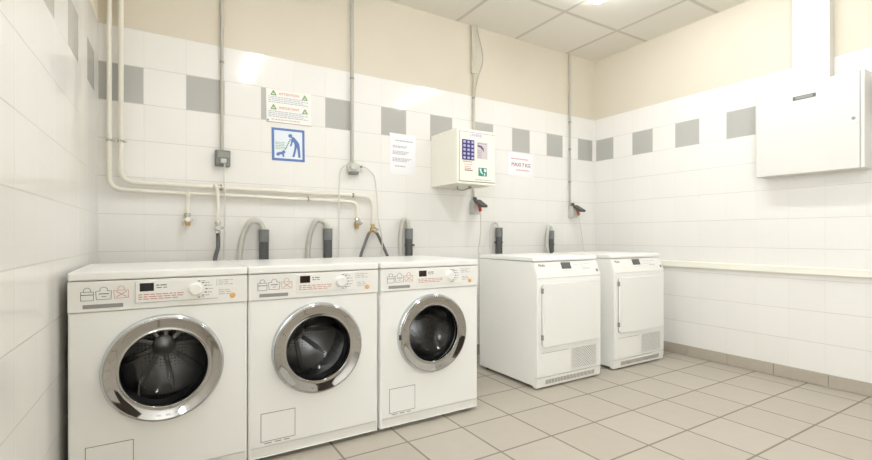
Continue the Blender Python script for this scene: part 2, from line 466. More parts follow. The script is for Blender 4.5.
# ------------------------------------------------------------------ washing machines
LX = -WW / 2                                      # local x of the left edge
def arc(cx, cz, r, a0, a1, n=10):
    return [(cx + r * math.cos(a0 + (a1 - a0) * i / n), cz + r * math.sin(a0 + (a1 - a0) * i / n)) for i in range(n + 1)]

def build_washer(label, disp_mat):
    t = thing('washing_machine', label, 'washing machine', (0, 0, 0), 'front loading washing machines in a row')
    hw, rc, Z0, Z1, CZ, HR = WW / 2, .010, .066, .679, .455, .152
    mb = MB()
    # side walls, rounded front corners and back as one extruded strip
    strip = [(-hw, WD)] + [(-hw + rc - rc * math.cos(a), rc - rc * math.sin(a)) for a in [PI / 2 * i / 5 for i in range(6)]]
    full = strip + [(-x, y) for x, y in strip[::-1]]
    n = len(full)
    for (za, zb) in ((.02, .790),):
        vs = [(x, y, za) for x, y in full] + [(x, y, zb) for x, y in full]
        fs = [(i, i + 1, i + 1 + n, i + n) for i in range(n - 1) if not (i == len(strip) - 1)]
        fs.append((n - 1, 0, n, 2 * n - 1))
        fs.append(tuple(range(n))[::-1]); fs.append(tuple(range(n, 2 * n)))
        mb.add(vs, fs)
    # front plate with the round opening
    x0, x1 = -hw + rc, hw - rc; N = 64; inner = []; outer = []; back = []
    for j in range(N):
        a = 2 * PI * j / N + PI / N; c, s = math.cos(a), math.sin(a)
        inner.append((HR * c, 0, CZ + HR * s)); back.append((HR * c, .02, CZ + HR * s))
        kx = (x1 if c > 0 else x0) / c if abs(c) > 1e-6 else 1e9
        kz = ((Z1 - CZ) if s > 0 else (Z0 - CZ)) / s if abs(s) > 1e-6 else 1e9
        k = min(kx, kz); outer.append((k * c, 0, CZ + k * s))
    o = len(mb.v); mb.v += inner + outer + back
    for j in range(N):
        k = (j + 1) % N
        mb.f.append((o + j, o + k, o + N + k, o + N + j)); mb.f.append((o + k, o + j, o + 2 * N + j, o + 2 * N + k))
    for (cx, cz) in ((x0, Z0), (x1, Z0), (x1, Z1), (x0, Z1)):       # the four corner triangles
        best = sorted(range(N), key=lambda j: (outer[j][0] - cx) ** 2 + (outer[j][2] - cz) ** 2)[:2]
        o2 = len(mb.v); mb.v += [(cx, 0, cz), outer[best[0]], outer[best[1]]]; mb.f.append((o2, o2 + 1, o2 + 2))
    # strip behind the fascia
    mb.add([(x0, 0.004, Z1), (x1, 0.004, Z1), (x1, 0.004, .79), (x0, 0.004, .79)], [(0, 1, 2, 3)])
    mb.build('body', M['enamel'], t, angle=30)
    # lid
    MB().box(-hw, hw, -.006, WD, .7925, WH).build('lid', M['enamel'], t, bevel=.006, seg=3)
    # plinth, leaning back towards the floor
    MB().prism([(.001, .0635), (.012, .018), (.03, .018), (.03, .0635)], -hw + .002, hw - .002, 'x').build('plinth', M['enamel2'], t, bevel=.002)
    for sx in (-1, 1):
        for y in (.06, WD - .05):
            MB().lathe([(.02, 0), (.02, .008), (.011, .01), (.011, .0215)], (sx * (hw - .05), y, 0), 'z', 16, True, True).build('foot', M['gasket'], t)
    # drum and gasket
    MB().lathe([(HR, .018), (.148, .03), (.152, .045), (.14, .06), (.15, .075), (.165, .085)], (0, 0, CZ), 'y', 64).build('door_gasket', M['gasket'], t)
    dr = MB().lathe([(.160, .09), (.172, .086), (.232, .10), (.238, .12), (.238, .40), (.225, .42), (.06, .43), (.05, .42), (.0005, .418)], (0, 0, CZ), 'y', 64).build('drum', M['drum'], t, angle=50)
    for k in range(3):
        a = 2 * PI * k / 3 + .5
        p = MB().prism([(-.03, -.236), (-.018, -.205), (-.006, -.185), (.006, -.185), (.018, -.205), (.03, -.236)], .12, .40)
        rot = Matrix.Translation((0, 0, CZ)) @ Matrix.Rotation(a, 4, 'Y')
        p.xf(rot).build('drum_paddle', M['nickel'], dr, bevel=.004)
    rb = MB()
    for k in range(9):
        a = 2 * PI * k / 9
        q = MB().prism([(.02, -.004), (.05, -.010), (.15, -.013), (.215, -.004), (.215, .004), (.15, .013), (.05, .010)], .408, .425)
        q.xf(Matrix.Translation((0, 0, CZ)) @ Matrix.Rotation(a, 4, 'Y')); rb.add(q.v, q.f)
    rb.lathe([(.055, .424), (.05, .408), (.02, .402), (.0004, .402)], (0, 0, CZ), 'y', 32)
    rb.build('drum_star', M['nickel'], dr, bevel=.004)
    # door: wide chrome ring, outer rim, glass bowl
    door = MB().lathe([(.1885, -.001), (.1915, -.030), (.1905, -.0335), (.188, -.0345), (.186, -.034), (.172, -.0285), (.158, -.0245), (.147, -.0225), (.1455, -.0235), (.1435, -.0235), (.142, -.021), (.142, -.004)], (0, 0, CZ), 'y', 96).build('door', M['chrome'], t, angle=60)
    MB().lathe([(.2, -.0005), (.2, -.014), (.1985, -.020), (.1955, -.023), (.1915, -.024), (.190, -.006)], (0, 0, CZ), 'y', 96).build('door_rim', M['chrome2'], door, angle=60)
    MB().lathe([(.1418, -.021), (.136, -.004), (.126, .018), (.110, .040), (.088, .058), (.060, .071), (.030, .077), (.0004, .078)], (0, 0, CZ), 'y', 64).build('door_glass', M['glass'], door, angle=80, flip=True)
        # control fascia
    fa = MB().box(-hw, hw, -.004, .0035, .6815, .7895).build('control_fascia', M['panelgrey'], t, bevel=.002)
    y0, y1 = -.0048, -.0038
    X = lambda x: LX + x
    # laundry load symbols: bag outlines with handles
    sb = MB(); w = .0016
    sb.stroke([(X(.036), .722), (X(.036), .752), (X(.072), .752), (X(.072), .722), (X(.036), .722)], w, y0, y1)
    sb.stroke(arc(X(.054), .757, .010, -.5, PI + .5), w, y0, y1)
    sb.stroke([(X(.036), .742), (X(.072), .742)], .0026, y0, y1)
    sb.stroke([(X(.080), .724), (X(.078), .753), (X(.090), .755)], w, y0, y1)
    sb.stroke([(X(.112), .755), (X(.124), .753), (X(.122), .724), (X(.080), .724)], w, y0, y1)
    sb.stroke(arc(X(.101), .757, .011, -.3, PI + .3), w, y0, y1)
    sb.stroke([(X(.088), .744), (X(.116), .744)], .003, y0, y1); sb.stroke([(X(.095), .734), (X(.108), .734)], .002, y0, y1)
    sb.build('printed_symbols', M['darkgrey'], fa)
    sr = MB()
    sr.stroke([(X(.132), .726), (X(.130), .754), (X(.174), .754), (X(.174), .726), (X(.132), .726)], w, y0, y1)
    sr.stroke([(X(.138), .730), (X(.168), .750)], .0022, y0, y1); sr.stroke([(X(.138), .750), (X(.168), .730)], .0022, y0, y1)
    sr.stroke(arc(X(.152), .759, .010, -.5, PI + .5), w, y0, y1)
    lab(sr.build('printed_symbol', M['pinkprint'], fa), 'red crossed-out load symbol')
    lab(MB().box(X(.042), X(.158), -.0052, -.0035, .6935, .7075).build('drawer_grip', M['midgrey'], fa), 'long grey finger slot')
    # raised programme panel
    pp = MB().box(X(.194), X(.466), -.0068, -.0036, .7035, .7815).build('programme_panel', M['enamel2'], fa, bevel=.0012)
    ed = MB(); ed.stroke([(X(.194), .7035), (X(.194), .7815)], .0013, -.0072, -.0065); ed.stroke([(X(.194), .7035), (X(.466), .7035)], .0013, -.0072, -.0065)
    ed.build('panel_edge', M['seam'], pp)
    fa2 = fa
    MB().box(X(.208), X(.252), -.0078, -.0066, .745, .7755).build('display', disp_mat, fa2, bevel=.0006)
    rg = random.Random(3)
    tx = MB(); yy0, yy1 = -.0074, -.0066
    tx.words(X(.204), X(.35), .733, .0034, yy0, yy1, rng=rg); tx.words(X(.204), X(.35), .7245, .0034, yy0, yy1, rng=rg); tx.words(X(.204), X(.335), .7165, .0034, yy0, yy1, rng=rg)
    lab(tx.build('printed_instructions', M['pinkprint'], fa2), 'three lines of pale red small print')
    tg = MB(); tg.words(X(.260), X(.298), .766, .004, yy0, yy1, rng=rg); tg.words(X(.260), X(.294), .757, .003, yy0, yy1, rng=rg)
    tg.build('printed_caption', M['darkgrey'], fa2); tg = MB()
    for k in range(7):
        a = 1.25 - 2.5 * k / 6
        cx, cz = X(.389) + .038 * math.cos(a), .743 + .033 * math.sin(a)
        tg.box(cx - .004, cx + .004, yy0, yy1, cz - .002, cz + .002); tg.words(cx + .007, cx + .022, cz, .002, yy0, yy1, .004, .009, .002, rng=rg)
    tg.build('printed_scale', M['darkgrey'], fa2)
    kn = MB().lathe([(.026, -.0066), (.026, -.012), (.023, -.0145), (.021, -.026), (.018, -.029), (.0004, -.029)], (X(.389), 0, .743), 'y', 40).build('programme_dial', M['enamel2'], fa2)
    tg2 = MB().box(X(.4625), X(.4645), -.0072, -.004, .752, .779)
    for k, z in enumerate((.774, .766, .758, .735, .727, .719)): tg2.words(X(.470), X(.470) + (.04 if k % 2 else .052), z, .0026, y0, y1, rng=rg)
    tg2.build('printed_legend', M['greyprint'], fa2)
    lab(MB().lathe([(.0105, -.0036), (.0105, -.006), (.0085, -.0075), (.0004, -.0078)], (X(.521), 0, .711), 'y', 24).build('indicator_button', M['orange'], fa2), 'round orange button')
    # service flap with a fine seam round it
    fl = MB().box(X(.050), X(.187), -.0022, .0005, .087, .202).build('service_flap', M['enamel'], t, bevel=.0012)
    sm = MB(); sm.stroke([(X(.0487), .0857), (X(.0487), .2033), (X(.1883), .2033), (X(.1883), .0857), (X(.0487), .0857)], .0022, -.0008, .0005)
    sm.build('flap_seam', M['seam'], fl)
    sm2 = MB(); sm2.words(X(.062), X(.178), .0775, .003, -.0008, .0005, .02, .03, .012, rng=rg); sm2.build('plinth_slot', M['seam'], t)
    return t

def dup(root, loc, label):
    r = root.copy(); COL.objects.link(r); r.location = loc; r['label'] = label
    for c in list(root.children):
        d = c.copy(); COL.objects.link(d); d.parent = r
        for e in list(c.children):
            f = e.copy(); COL.objects.link(f); f.parent = d
    return r
bpy.context.view_layer.update()
w1 = build_washer('white front-loading washing machine nearest the left wall, with a black display', M['black'])
w1.location = (WX[0], WY, 0)
w2 = dup(w1, (WX[1], WY, 0), 'middle white front-loading washing machine, standing between the other two')
w3 = dup(w1, (WX[2], WY, 0), 'white front-loading washing machine at the right end of the row, next to the dryer')
for c in w3.children:
    if c.name.startswith('door.'):
        MB().box(-.1985, -.1925, -.0255, -.0205, .455 - .012, .455 + .012).build('door_latch', M['deep'], c)
for w in (w2, w3):
    for c in w.children:
        if c.name.startswith('control_fascia'):
            for e in c.children:
                if e.name.split('.')[0] == 'display':
                    e.data = e.data.copy(); e.data.materials[0] = M['lcd']; lab(e, 'dark brown display')

# ------------------------------------------------------------------ dryers
DW, DD, DH = 0.583, 0.60, 0.819
def build_dryer(label):
    t = thing('tumble_dryer', label, 'tumble dryer', (0, 0, 0), 'tumble dryers beside the washing machines')
    hw = DW / 2; X = lambda x: -hw + x
    prof = [(0.0, .075), (0.0, .684), (.006, .690), (.046, .789), (DD, .789), (DD, .02), (.02, .02), (.02, .075)]
    MB().prism(prof, -hw, hw, 'x').build('body', M['enamel'], t, bevel=.006, seg=3)
    MB().prism([(.034, .792), (.036, .808), (.044, DH - .003), (.052, DH), (DD, DH), (DD, .792)], -hw - .001, hw + .001, 'x').build('lid', M['enamel'], t, bevel=.004, seg=3)
    # sloping control panel: built flat, then leaned back on to the slope
    ln = math.hypot(.040, .099); ang = math.atan2(.040, .099)
    T = Matrix.Translation((0, .006, .690)) @ Matrix.Rotation(-ang, 4, 'X')
    pn = MB().box(-hw + .002, hw - .002, -.008, .004, -.004, ln - .006).xf(T).build('control_panel', M['enamel2'], t, bevel=.003)
    tx = MB(); text_mesh(tx, 'Miele', X(.062), .078, .026, -.0092, -.008); tx.xf(T).build('printed_name', M['darkgrey'], pn)
    MB().box(X(.232), X(.318), -.0095, -.0078, .050, .094).xf(T).build('display', M['greylcd'], pn, bevel=.001)
    p2 = MB(); rg = random.Random(5)
    p2.words(X(.35), X(.50), .077, .0024, -.0088, -.008, .02, .05, .008, rng=rg); p2.words(X(.35), X(.45), .058, .002, -.0088, -.008, .01, .02, .005, rng=rg)
    p3 = MB(); p3.words(X(.24), X(.31), .038, .002, -.0088, -.008, .006, .012, .004, rng=rg)
    p2.box(X(.42), X(.49), -.0088, -.008, .045, .049)
    p2.xf(T).build('printed_legend', M['greyprint'], pn); p3.xf(T).build('printed_caption', M['greyprint'], pn)
    MB().lathe([(.010, -.0078), (.010, -.011), (.007, -.0125), (.0004, -.0125)], (X(.553), 0, .030), 'y', 20).xf(T).build('start_button', M['midgrey'], pn)
    # door
    rr = .022; x0, x1, z0, z1 = X(.036), X(.551), .262, .656
    pts = []
    for cx, cz, a in ((x1 - .006, z1 - .006, 0), (x0 + rr, z1 - rr, PI / 2), (x0 + rr, z0 + rr, PI), (x1 - .006, z0 + .006, 1.5 * PI)):
        r_ = rr if cx < 0 else .006
        pts += arc(cx, cz, r_, a, a + PI / 2, 6)
    dm = MB().prism(pts, -.020, -.0035).build('door', M['enamel'], t, bevel=.004, seg=3)
    gp = MB(); gp.prism([(cx * .994, (cz - .459) * .994 + .459) for cx, cz in pts], -.0036, .001); gp.build('door_seal', M['seam'], dm)
    for z in (.612, .325): lab(MB().box(x0 - .005, x0 + .004, -.019, -.0005, z - .016, z + .016).build('hinge', M['midgrey'], dm, bevel=.001), 'small grey metal hinge')
    # lower flap
    MB().box(X(.040), X(.275), -.0018, .001, .092, .222).build('filter_flap', M['enamel'], t, bevel=.001)
    s_ = MB(); s_.stroke([(X(.040), .2245), (X(.275), .2245)], .002, -.0006, .001); s_.build('flap_seam', M['seam'], t)
    # air grille with a diamond lattice
    gx0, gx1, gz0, gz1 = X(.300), X(.530), .092, .224
    fr = MB()
    for a in ((gx0 - .005, gx1 + .005, gz0 - .005, gz0), (gx0 - .005, gx1 + .005, gz1, gz1 + .005), (gx0 - .005, gx0, gz0, gz1), (gx1, gx1 + .005, gz0, gz1)):
        fr.box(a[0], a[1], -.004, .001, a[2], a[3])
    gr = fr.build('air_grille', M['enamel2'], t)
    MB().box(gx0, gx1, -.0008, .001, gz0, gz1).build('grille_backing', M['seam'], gr)
    la = MB(); step = .017
    for sgn in (1, -1):
        k = -30
        while k < 40:
            c = k * step; k += 1
            seg = []
            # line: (z-gz0) = sgn*(x-gx0)*.8 + c
            for x in (gx0, gx1):
                z = gz0 + sgn * (x - gx0) * .8 + c
                if gz0 <= z <= gz1: seg.append((x, z))
            for z in (gz0, gz1):
                x = gx0 + (z - gz0 - c) / (sgn * .8)
                if gx0 < x < gx1: seg.append((x, z))
            if len(seg) >= 2 and abs(seg[0][0] - seg[1][0]) > .004: la.stroke(seg[:2], .006, -.0032, -.0006)
    la.build('grille_lattice', M['enamel2'], gr)
    # plinth with a ribbed vent strip
    MB().prism([(.0, .072), (.008, .011), (.04, .011), (.04, .072)], -hw + .001, hw - .001, 'x').build('plinth', M['enamel2'], t, bevel=.003)
    vn = MB()
    for k in range(34):
        x = X(.075) + k * .0132; vn.prism([(.0008, .056), (.0044, .028), (.012, .028), (.012, .056)], x, x + .007, 'x')
    vn.build('plinth_vent', M['midgrey'], t)
    for sx in (-1, 1):
        for y in (.06, DD - .05):
            MB().lathe([(.02, 0), (.02, .008), (.011, .01), (.011, .0215)], (sx * (hw - .05), y, 0), 'z', 16, True, True).build('foot', M['gasket'], t)
    return t
d1 = build_dryer('white tumble dryer nearer the washing machines, left of the two dryers')
d1.location = (2.522, -.913, 0)
d2 = dup(d1, (3.274, -.892, 0), 'white tumble dryer in the far corner beside the right wall')

# ------------------------------------------------------------------ coin box on the back wall
cb = thing('wall_mounted_payment_box', 'cream steel payment box with a navy keypad, mounted on the back wall', 'payment box', (2.176, 0, 1.316))
bw, bd, bh = .334, .355, .386; hw = bw / 2
MB().box(-hw, hw, -bd, -.0002, 0, bh).build('housing', M['cream'], cb, bevel=.004, seg=3)
fd = MB().box(-hw + .02, hw - .008, -bd - .006, -bd - .0005, .02, bh - .024).build('front_door', M['cream'], cb, bevel=.002)
yf = -bd - .006
ys = (yf - .0012, yf + .0003)
sm = MB(); sm.stroke([(-hw + .0185, .018), (-hw + .0185, bh - .022), (hw - .0065, bh - .022)], .0022, -bd - .0022, -bd + .0002); sm.stroke([(-hw + .0185, .018), (hw - .0065, .018)], .0026, -bd - .0022, -bd + .0002); sm.build('door_seam', M['seam'], fd)
X = lambda x: x - 2.176
Z = lambda z: z - 1.316
kp = MB().box(X(2.047), X(2.150), yf - .005, yf + .0003, Z(1.482), Z(1.624)).build('keypad', M['navy'], fd, bevel=.002)
bpy.context.view_layer.update()
for i in range(5):
    for j in range(3):
        cx, cz = X(2.0645) + j * .034, Z(1.607) - i * .0275
        MB().box(cx - .0095, cx + .0095, yf - .008, yf - .0045, cz - .008, cz + .008).build('key', M['key'], cb, bevel=.002)
po = MB().box(X(2.174), X(2.268), ys[0], ys[1], Z(1.498), Z(1.617)).build('price_poster', M['poster'], fd)
pf = MB(); y0, y1 = ys[0] - .0008, ys[0] + .0002
pf.prism([(X(2.180), Z(1.597)), (X(2.215), Z(1.592)), (X(2.232), Z(1.575)), (X(2.236), Z(1.548)), (X(2.226), Z(1.560)), (X(2.205), Z(1.578)), (X(2.182), Z(1.584))], y0, y1)
rg = random.Random(11)
for k, z in enumerate((1.607, 1.556, 1.546, 1.534, 1.522, 1.510)): pf.words(X(2.182), X(2.215 if k else 2.255), Z(z), .003, y0, y1, .005, .014, .003, rng=rg)
pf.build('poster_print', M['plum'], cb)
t1 = MB(); text_mesh(t1, 'LAVERIE', X(2.165), Z(1.660), .030, ys[0], ys[1]); lab(t1.build('printed_heading', M['violet'], fd), 'pale violet heading')
t2 = MB(); t2.words(X(2.058), X(2.14), Z(1.470), .006, ys[0], ys[1], .01, .02, rng=rg); t2.words(X(2.068), X(2.135), Z(1.452), .004, ys[0], ys[1], .01, .02, rng=rg)
t2.words(X(2.068), X(2.125), Z(1.436), .004, ys[0], ys[1], .01, .02, rng=rg); lab(t2.build('printed_prices', M['pinkprint'], fd), 'faded red small print')
t3 = MB(); t3.box(X(2.070), X(2.136), ys[0], ys[1], Z(1.408), Z(1.414)); t3.words(X(2.07), X(2.13), Z(1.424), .004, ys[0], ys[1], .01, .02, rng=rg); lab(t3.build('printed_underline', M['darkred'], fd), 'dark red underlined line')
gs = MB().box(X(2.188), X(2.262), ys[0], ys[1], Z(1.377), Z(1.436)).build('green_sticker', M['teal'], fd)
gw = MB(); gw.prism([(X(2.196), Z(1.430)), (X(2.212), Z(1.430)), (X(2.216), Z(1.408)), (X(2.228), Z(1.395)), (X(2.222), Z(1.390)), (X(2.204), Z(1.404))], y0, y1)
gw.box(X(2.236), X(2.256), y0, y1, Z(1.408), Z(1.430)); gw.box(X(2.236), X(2.246), y0, y1, Z(1.382), Z(1.398)); gw.build('sticker_print', M['signwhite'], cb)
t4 = MB(); t4.words(X(2.16), X(2.30), Z(1.350), .004, ys[0], ys[1], .012, .03, rng=rg); t4.build('printed_footer', M['greyprint'], fd)
wl = MB().tube(catmull([(-.06, -.20, -.001), (-.062, -.205, -.022), (-.03, -.21, -.030), (.01, -.215, -.020), (.03, -.22, -.006), (.035, -.22, .001)], 6), .004, 8); wl.build('wire_loop', M['midgrey'], cb)
MB().lathe([(.014, -.014), (.014, .0005)], (.035, -.22, 0), 'z', 16, True).build('cable_gland', M['midgrey'], cb)

# ------------------------------------------------------------------ wall cabinet on the right wall
wc = thing('wall_cabinet', 'off-white steel wall cabinet with a lock on the right wall', 'cabinet', (RW, -1.7675, 1.345))
MB().box(-.128, -.001, -.2825, .2825, 0, .567).build('housing', M['cabinet'], wc, bevel=.003)
dm = MB().box(-.140, -.1285, -.262, .2825, .001, .566).build('cabinet_door', M['cabinet'], wc, bevel=.003)
MB().box(-.138, -.1282, -.2825, -.2645, .001, .566).build('edge_frame', M['cabinet'], wc, bevel=.002)
lh = MB().box(-.1435, -.1395, -.052, .070, .466, .490).build('label_holder', M['darkgrey'], dm, bevel=.0015)
MB().box(-.1445, -.143, -.036, .054, .470, .486).build('label_strip', M['midgrey'], dm)
lk = MB().lathe([(.021, -.1395), (.021, -.143), (.018, -.1455), (.0004, -.1455)], (0, -.235, .285), 'x', 24)
lk.v = [(x, y, (z - .285) * 1.35 + .285) for x, y, z in lk.v]
lk.build('lock', M['panelgrey'], dm)
MB().lathe([(.010, -.145), (.010, -.1485), (.0004, -.1485)], (0, -.235, .291), 'x', 20).build('lock_cylinder', M['midgrey'], dm)

# ------------------------------------------------------------------ water pipes on the back wall
def bend(p, r=.045, n=7):
    """polyline with rounded corners"""
    P = [Vector(q) for q in p]; out = [P[0]]
    for i in range(1, len(P) - 1):
        a = (P[i - 1] - P[i]); c = (P[i + 1] - P[i]); k = min(r, a.length * .49, c.length * .49)
        A, C = P[i] + a.normalized() * k, P[i] + c.normalized() * k
        for j in range(n + 1):
            t = j / n; out.append(A * (1 - t) ** 2 + P[i] * 2 * t * (1 - t) + C * t * t)
    out.append(P[-1]); return out
YP = -.032
p1 = thing('water_pipe', 'cream painted water pipe nearest the corner, turning into the lower horizontal run', 'pipe', (.05, YP, 1.193), 'cream water pipes on the back wall')
MB().tube(bend([(0, 0, RH - 1.194), (0, 0, 0), (1.36, 0, -.010), (1.36, 0, -.115)], .07), .0115, 14).build('pipe_run', M['pipe'], p1)
MB().tube([(.356, 0, -.002), (.356, 0, -.12)], .010, 12).build('branch_pipe', M['pipe'], p1)
MB().lathe([(.0145, -.016), (.0155, -.008), (.0145, .012)], (.356, 0, -.004), 'z', 14, True, True).build('tee_fitting', M['pipe'], p1)
p2 = thing('water_pipe', 'cream painted water pipe turning into the upper horizontal run, set right of the corner pipe', 'pipe', (.1, YP, 1.236), 'cream water pipes on the back wall')
MB().tube(bend([(0, 0, RH - 1.237), (0, 0, 0), (1.424, 0, -.012), (1.424, 0, -.20)], .07), .0125, 14).build('pipe_run', M['pipe'], p2)
MB().tube(bend([(.443, 0, -.003), (.443, -.034, .012), (.456, -.034, -.03), (.457, -.034, -.20)], .02), .0095, 12).build('branch_pipe', M['pipe'], p2)
def clamp(par, x, z, vertical, r=.0125):
    mb = MB()
    if vertical: mb.lathe([(r + .003, -.006), (r + .003, .006)], (x, 0, z), 'z', 16, True, True)
    else: mb.lathe([(r + .003, -.006), (r + .003, .006)], (x, 0, z), 'x', 16, True, True)
    mb.tube([(x, .008, z), (x, .031, z)], .005, 8)
    if vertical: mb.tube([(x + .014, 0, z), (x + .026, 0, z)], .004, 8)
    else: mb.tube([(x, 0, z + .014), (x, 0, z + .022)], .004, 8)
    mb.build('pipe_clamp', M['nickel'], par)
clamp(p1, 0, .258, True, .0115); clamp(p2, 0, .214, True)
clamp(p2, .476, -.004, False); clamp(p2, 1.279, -.010, False); clamp(p1, 1.03, -.0075, False, .0115)

# ------------------------------------------------------------------ taps
def tap(loc, label, spout, double=False, m='brass'):
    t = thing('tap', label, 'tap', loc, 'brass taps on the water pipes')
    mb = MB()
    mb.lathe([(.012, 0), (.014, -.004), (.014, -.016), (.011, -.018), (.011, -.028)], (0, 0, 0), 'z', 12, True, True)
    mb.lathe([(.016, -.026), (.019, -.032), (.019, -.048), (.013, -.052)], (0, 0, 0), 'z', 16, True, True)
    mb.tube([(0, 0, -.038), (0, -.03, -.038)], .010, 10)
    if double:
        mb.tube([(0, 0, -.04), (-.03, -.006, -.062)], .010, 10); mb.tube([(0, 0, -.04), (.026, -.006, -.062)], .010, 10)
    else:
        mb.lathe([(.013, -.050), (.015, -.056), (.015, -.068), (.010, -.072)], (0, 0, 0), 'z', 14, True, True)
    mb.build('tap_body', M[m], t)
    hb = MB(); hb.lathe([(.014, -.048), (.016, -.042), (.016, -.032), (.012, -.029)], (0, 0, -.038), 'y', 16, True, True)
    hb.box(-.024, .024, -.046, -.038, -.044, -.032); hb.build('tap_handle', M['nickel'], t, bevel=.002)
    if not double:
        MB().lathe([(.0165, -.004), (.0175, -.014), (.0165, -.02)], (0, 0, 0), 'z', 8, True, True).build('union_nut', M['nickel'], t)
    return t
tap((.406, YP, 1.080), 'brass tap with no hose, hanging from the short branch left of the grey hose', 0)
tap((.557, YP - .034, 1.036), 'nickel tap above the first dark supply hose, below the grey socket', 0, m='nickel')
tap((1.41, YP, 1.075), 'brass tap with no hose at the end of the lower pipe', 0)
tap((1.524, YP, 1.034), 'brass double tap at the end of the upper pipe, feeding two hoses', 0, True)
def hose(name, pts, r, m, label, cat, group, rib=False):
    mb = ribbed(pts, r) if rib else MB().tube(catmull(pts, 8), r, 12)
    return tag(mb.build(name, M[m]), label, cat, group)
H0 = WH + .002
hose('supply_hose', [(.557, YP - .034, .964), (.558, YP - .036, .93), (.555, YP - .05, .88), (.540, -.09, .82), (.53, -.13, .72), (.53, -.2, .62), (.53, -.343, .60)], .011, 'rubber', 'dark grey supply hose curving down from the nickel tap behind the first washing machine', 'hose', 'dark supply hoses')
hose('supply_hose', [(1.494, YP - .006, .972), (1.484, -.042, .955), (1.455, -.055, .895), (1.420, -.075, .82), (1.39, -.12, .72), (1.40, -.2, .62), (1.40, -.343, .60)], .010, 'rubber', 'dark supply hose bending left from the brass double tap', 'hose', 'dark supply hoses')
hose('supply_hose', [(1.550, YP - .006, .972), (1.560, -.042, .955), (1.585, -.055, .895), (1.612, -.075, .82), (1.64, -.12, .72), (1.64, -.2, .62), (1.64, -.343, .60)], .010, 'rubber', 'dark supply hose bending right from the brass double tap', 'hose', 'dark supply hoses')

# ------------------------------------------------------------------ standpipes and drain hoses
stand = [(.812, .99, .028, 'dark grey standpipe behind the gap between the first and second machines'),
         (1.207, 1.0, .028, 'dark grey standpipe behind the second washing machine, right of the lower pipe clamp'),
         (1.803, 1.005, .027, 'dark grey standpipe behind the third washing machine, right of the double tap'),
         (2.632, 1.02, .028, 'dark grey standpipe behind the left dryer, right of the red plug'),
         (3.222, 1.0, .024, 'slim dark grey standpipe near the far corner, behind the gap between the two dryers')]
for i, (x, z, r, l) in enumerate(stand):
    t = thing('standpipe', l, 'standpipe', (x, -.036, 0), 'dark grey standpipes on the back wall')
    rr = r
    MB().lathe([(rr, .001), (rr, z - .07)], (0, 0, 0), 'z', 24, True, True).build('pipe_run', M['standpipe'], t)
    MB().lathe([(rr + .0005, z - .075), (rr + .002, z - .07), (rr + .002, z), (rr - .003, z), (rr - .003, z - .05), (.0004, z - .055)], (0, 0, 0), 'z', 24).build('pipe_mouth', M['socketgrey'], t)
    cl = MB().lathe([(rr + .004, -.008), (rr + .004, .008)], (0, 0, z - .12), 'z', 20, True, True)
    if i in (2, 3): cl.box(rr, rr + .016, -.006, .006, z - .128, z - .112) if i == 2 else cl.box(-rr - .016, -rr, -.006, .006, z - .128, z - .112)
    if i >= 2: cl.build('pipe_clip', M['standpipe'], t)
g = 'pale drain hoses hooked into the standpipes'
def drain(x, z, dx, top, label, r=.0155):
    y = -.036
    pts = [(x, y, z - .05), (x - .004, y - .001, z), (x - dx * .22, y - .004, top), (x - dx * .62, y - .01, top - .002), (x - dx * .92, y - .02, z - .05), (x - dx * 1.05, y - .045, z - .15), (x - dx * 1.1, y - .07, z - .26), (x - dx * 1.1, y - .11, z - .38)]
    hose('drain_hose', pts, r, 'hose', label, 'hose', g, True)
drain(.812, .99, .135, 1.035, 'pale ribbed drain hose arching left into the first standpipe')
drain(1.207, 1.0, .135, 1.045, 'pale ribbed drain hose arching left into the second standpipe, behind the middle machine')
drain(1.803, 1.005, .085, 1.06, 'pale ribbed drain hose hooked tightly into the third standpipe, right of the double tap')
drain(2.632, 1.02, .115, 1.055, 'slim pale drain hose arching left into the standpipe behind the left dryer', .0085)
hose('drain_hose', [(3.222, -.036, .95), (3.221, -.037, 1.0), (3.208, -.042, 1.035), (3.178, -.05, 1.03), (3.158, -.055, .98), (3.150, -.058, .88), (3.145, -.08, .78), (3.14, -.12, .62)], .013, 'hose', 'pale drain hose hugging the left side of the slim standpipe nearest the far corner', 'hose', g, True)

# ------------------------------------------------------------------ electrical conduits, sockets and cables
def conduit(x, z0, z1, r, mt, label, clips=(), wide=None):
    t = thing('electrical_conduit', label, 'conduit', (x, -.016, z0), 'vertical conduits on the back wall')
    MB().tube([(0, 0, 0), (0, 0, z1 - z0)], r, 14).build('conduit_tube', mt, t)
    if wide:
        MB().box(-.022, .022, -.012, .014, wide - z0, z1 - z0).build('trunking', mt, t, bevel=.002)
    for z in clips:
        c = MB().lathe([(r + .0025, -.006), (r + .0025, .006)], (0, 0, z - z0), 'z', 14, True, True); c.box(-.004, .004, 0, .015, z - z0 - .006, z - z0 + .006)
        c.build('conduit_clip', M['midgrey'], t)
    return t
conduit(.583, 1.45, RH - .001, .0095, M['conduit'], 'grey conduit running from the ceiling down to the grey socket', (1.97,))
conduit(1.380, 1.43, RH - .001, .0115, M['conduit'], 'pale grey conduit running from the ceiling down to the junction box with two cable loops', (2.02,))
conduit(2.392, 1.235, RH - .001, .0085, M['conduit2'], 'grey conduit beside the payment box, wider under the ceiling', (2.05,), 2.24)
conduit(3.478, 1.225, RH - .001, .0095, M['conduit'], 'grey conduit in the far corner running down to the socket above the dryers', (2.0, 1.75, 1.45))
hose('loose_cable', [(2.425, -.012, RH - .002), (2.435, -.02, 2.56), (2.468, -.03, 2.42), (2.468, -.03, 2.34), (2.432, -.02, 2.22), (2.408, -.012, 2.10), (2.404, -.010, 1.95), (2.404, -.010, 1.80)], .004, 'conduit', 'thin loose cable bowing out beside the conduit under the ceiling', 'cable', None)
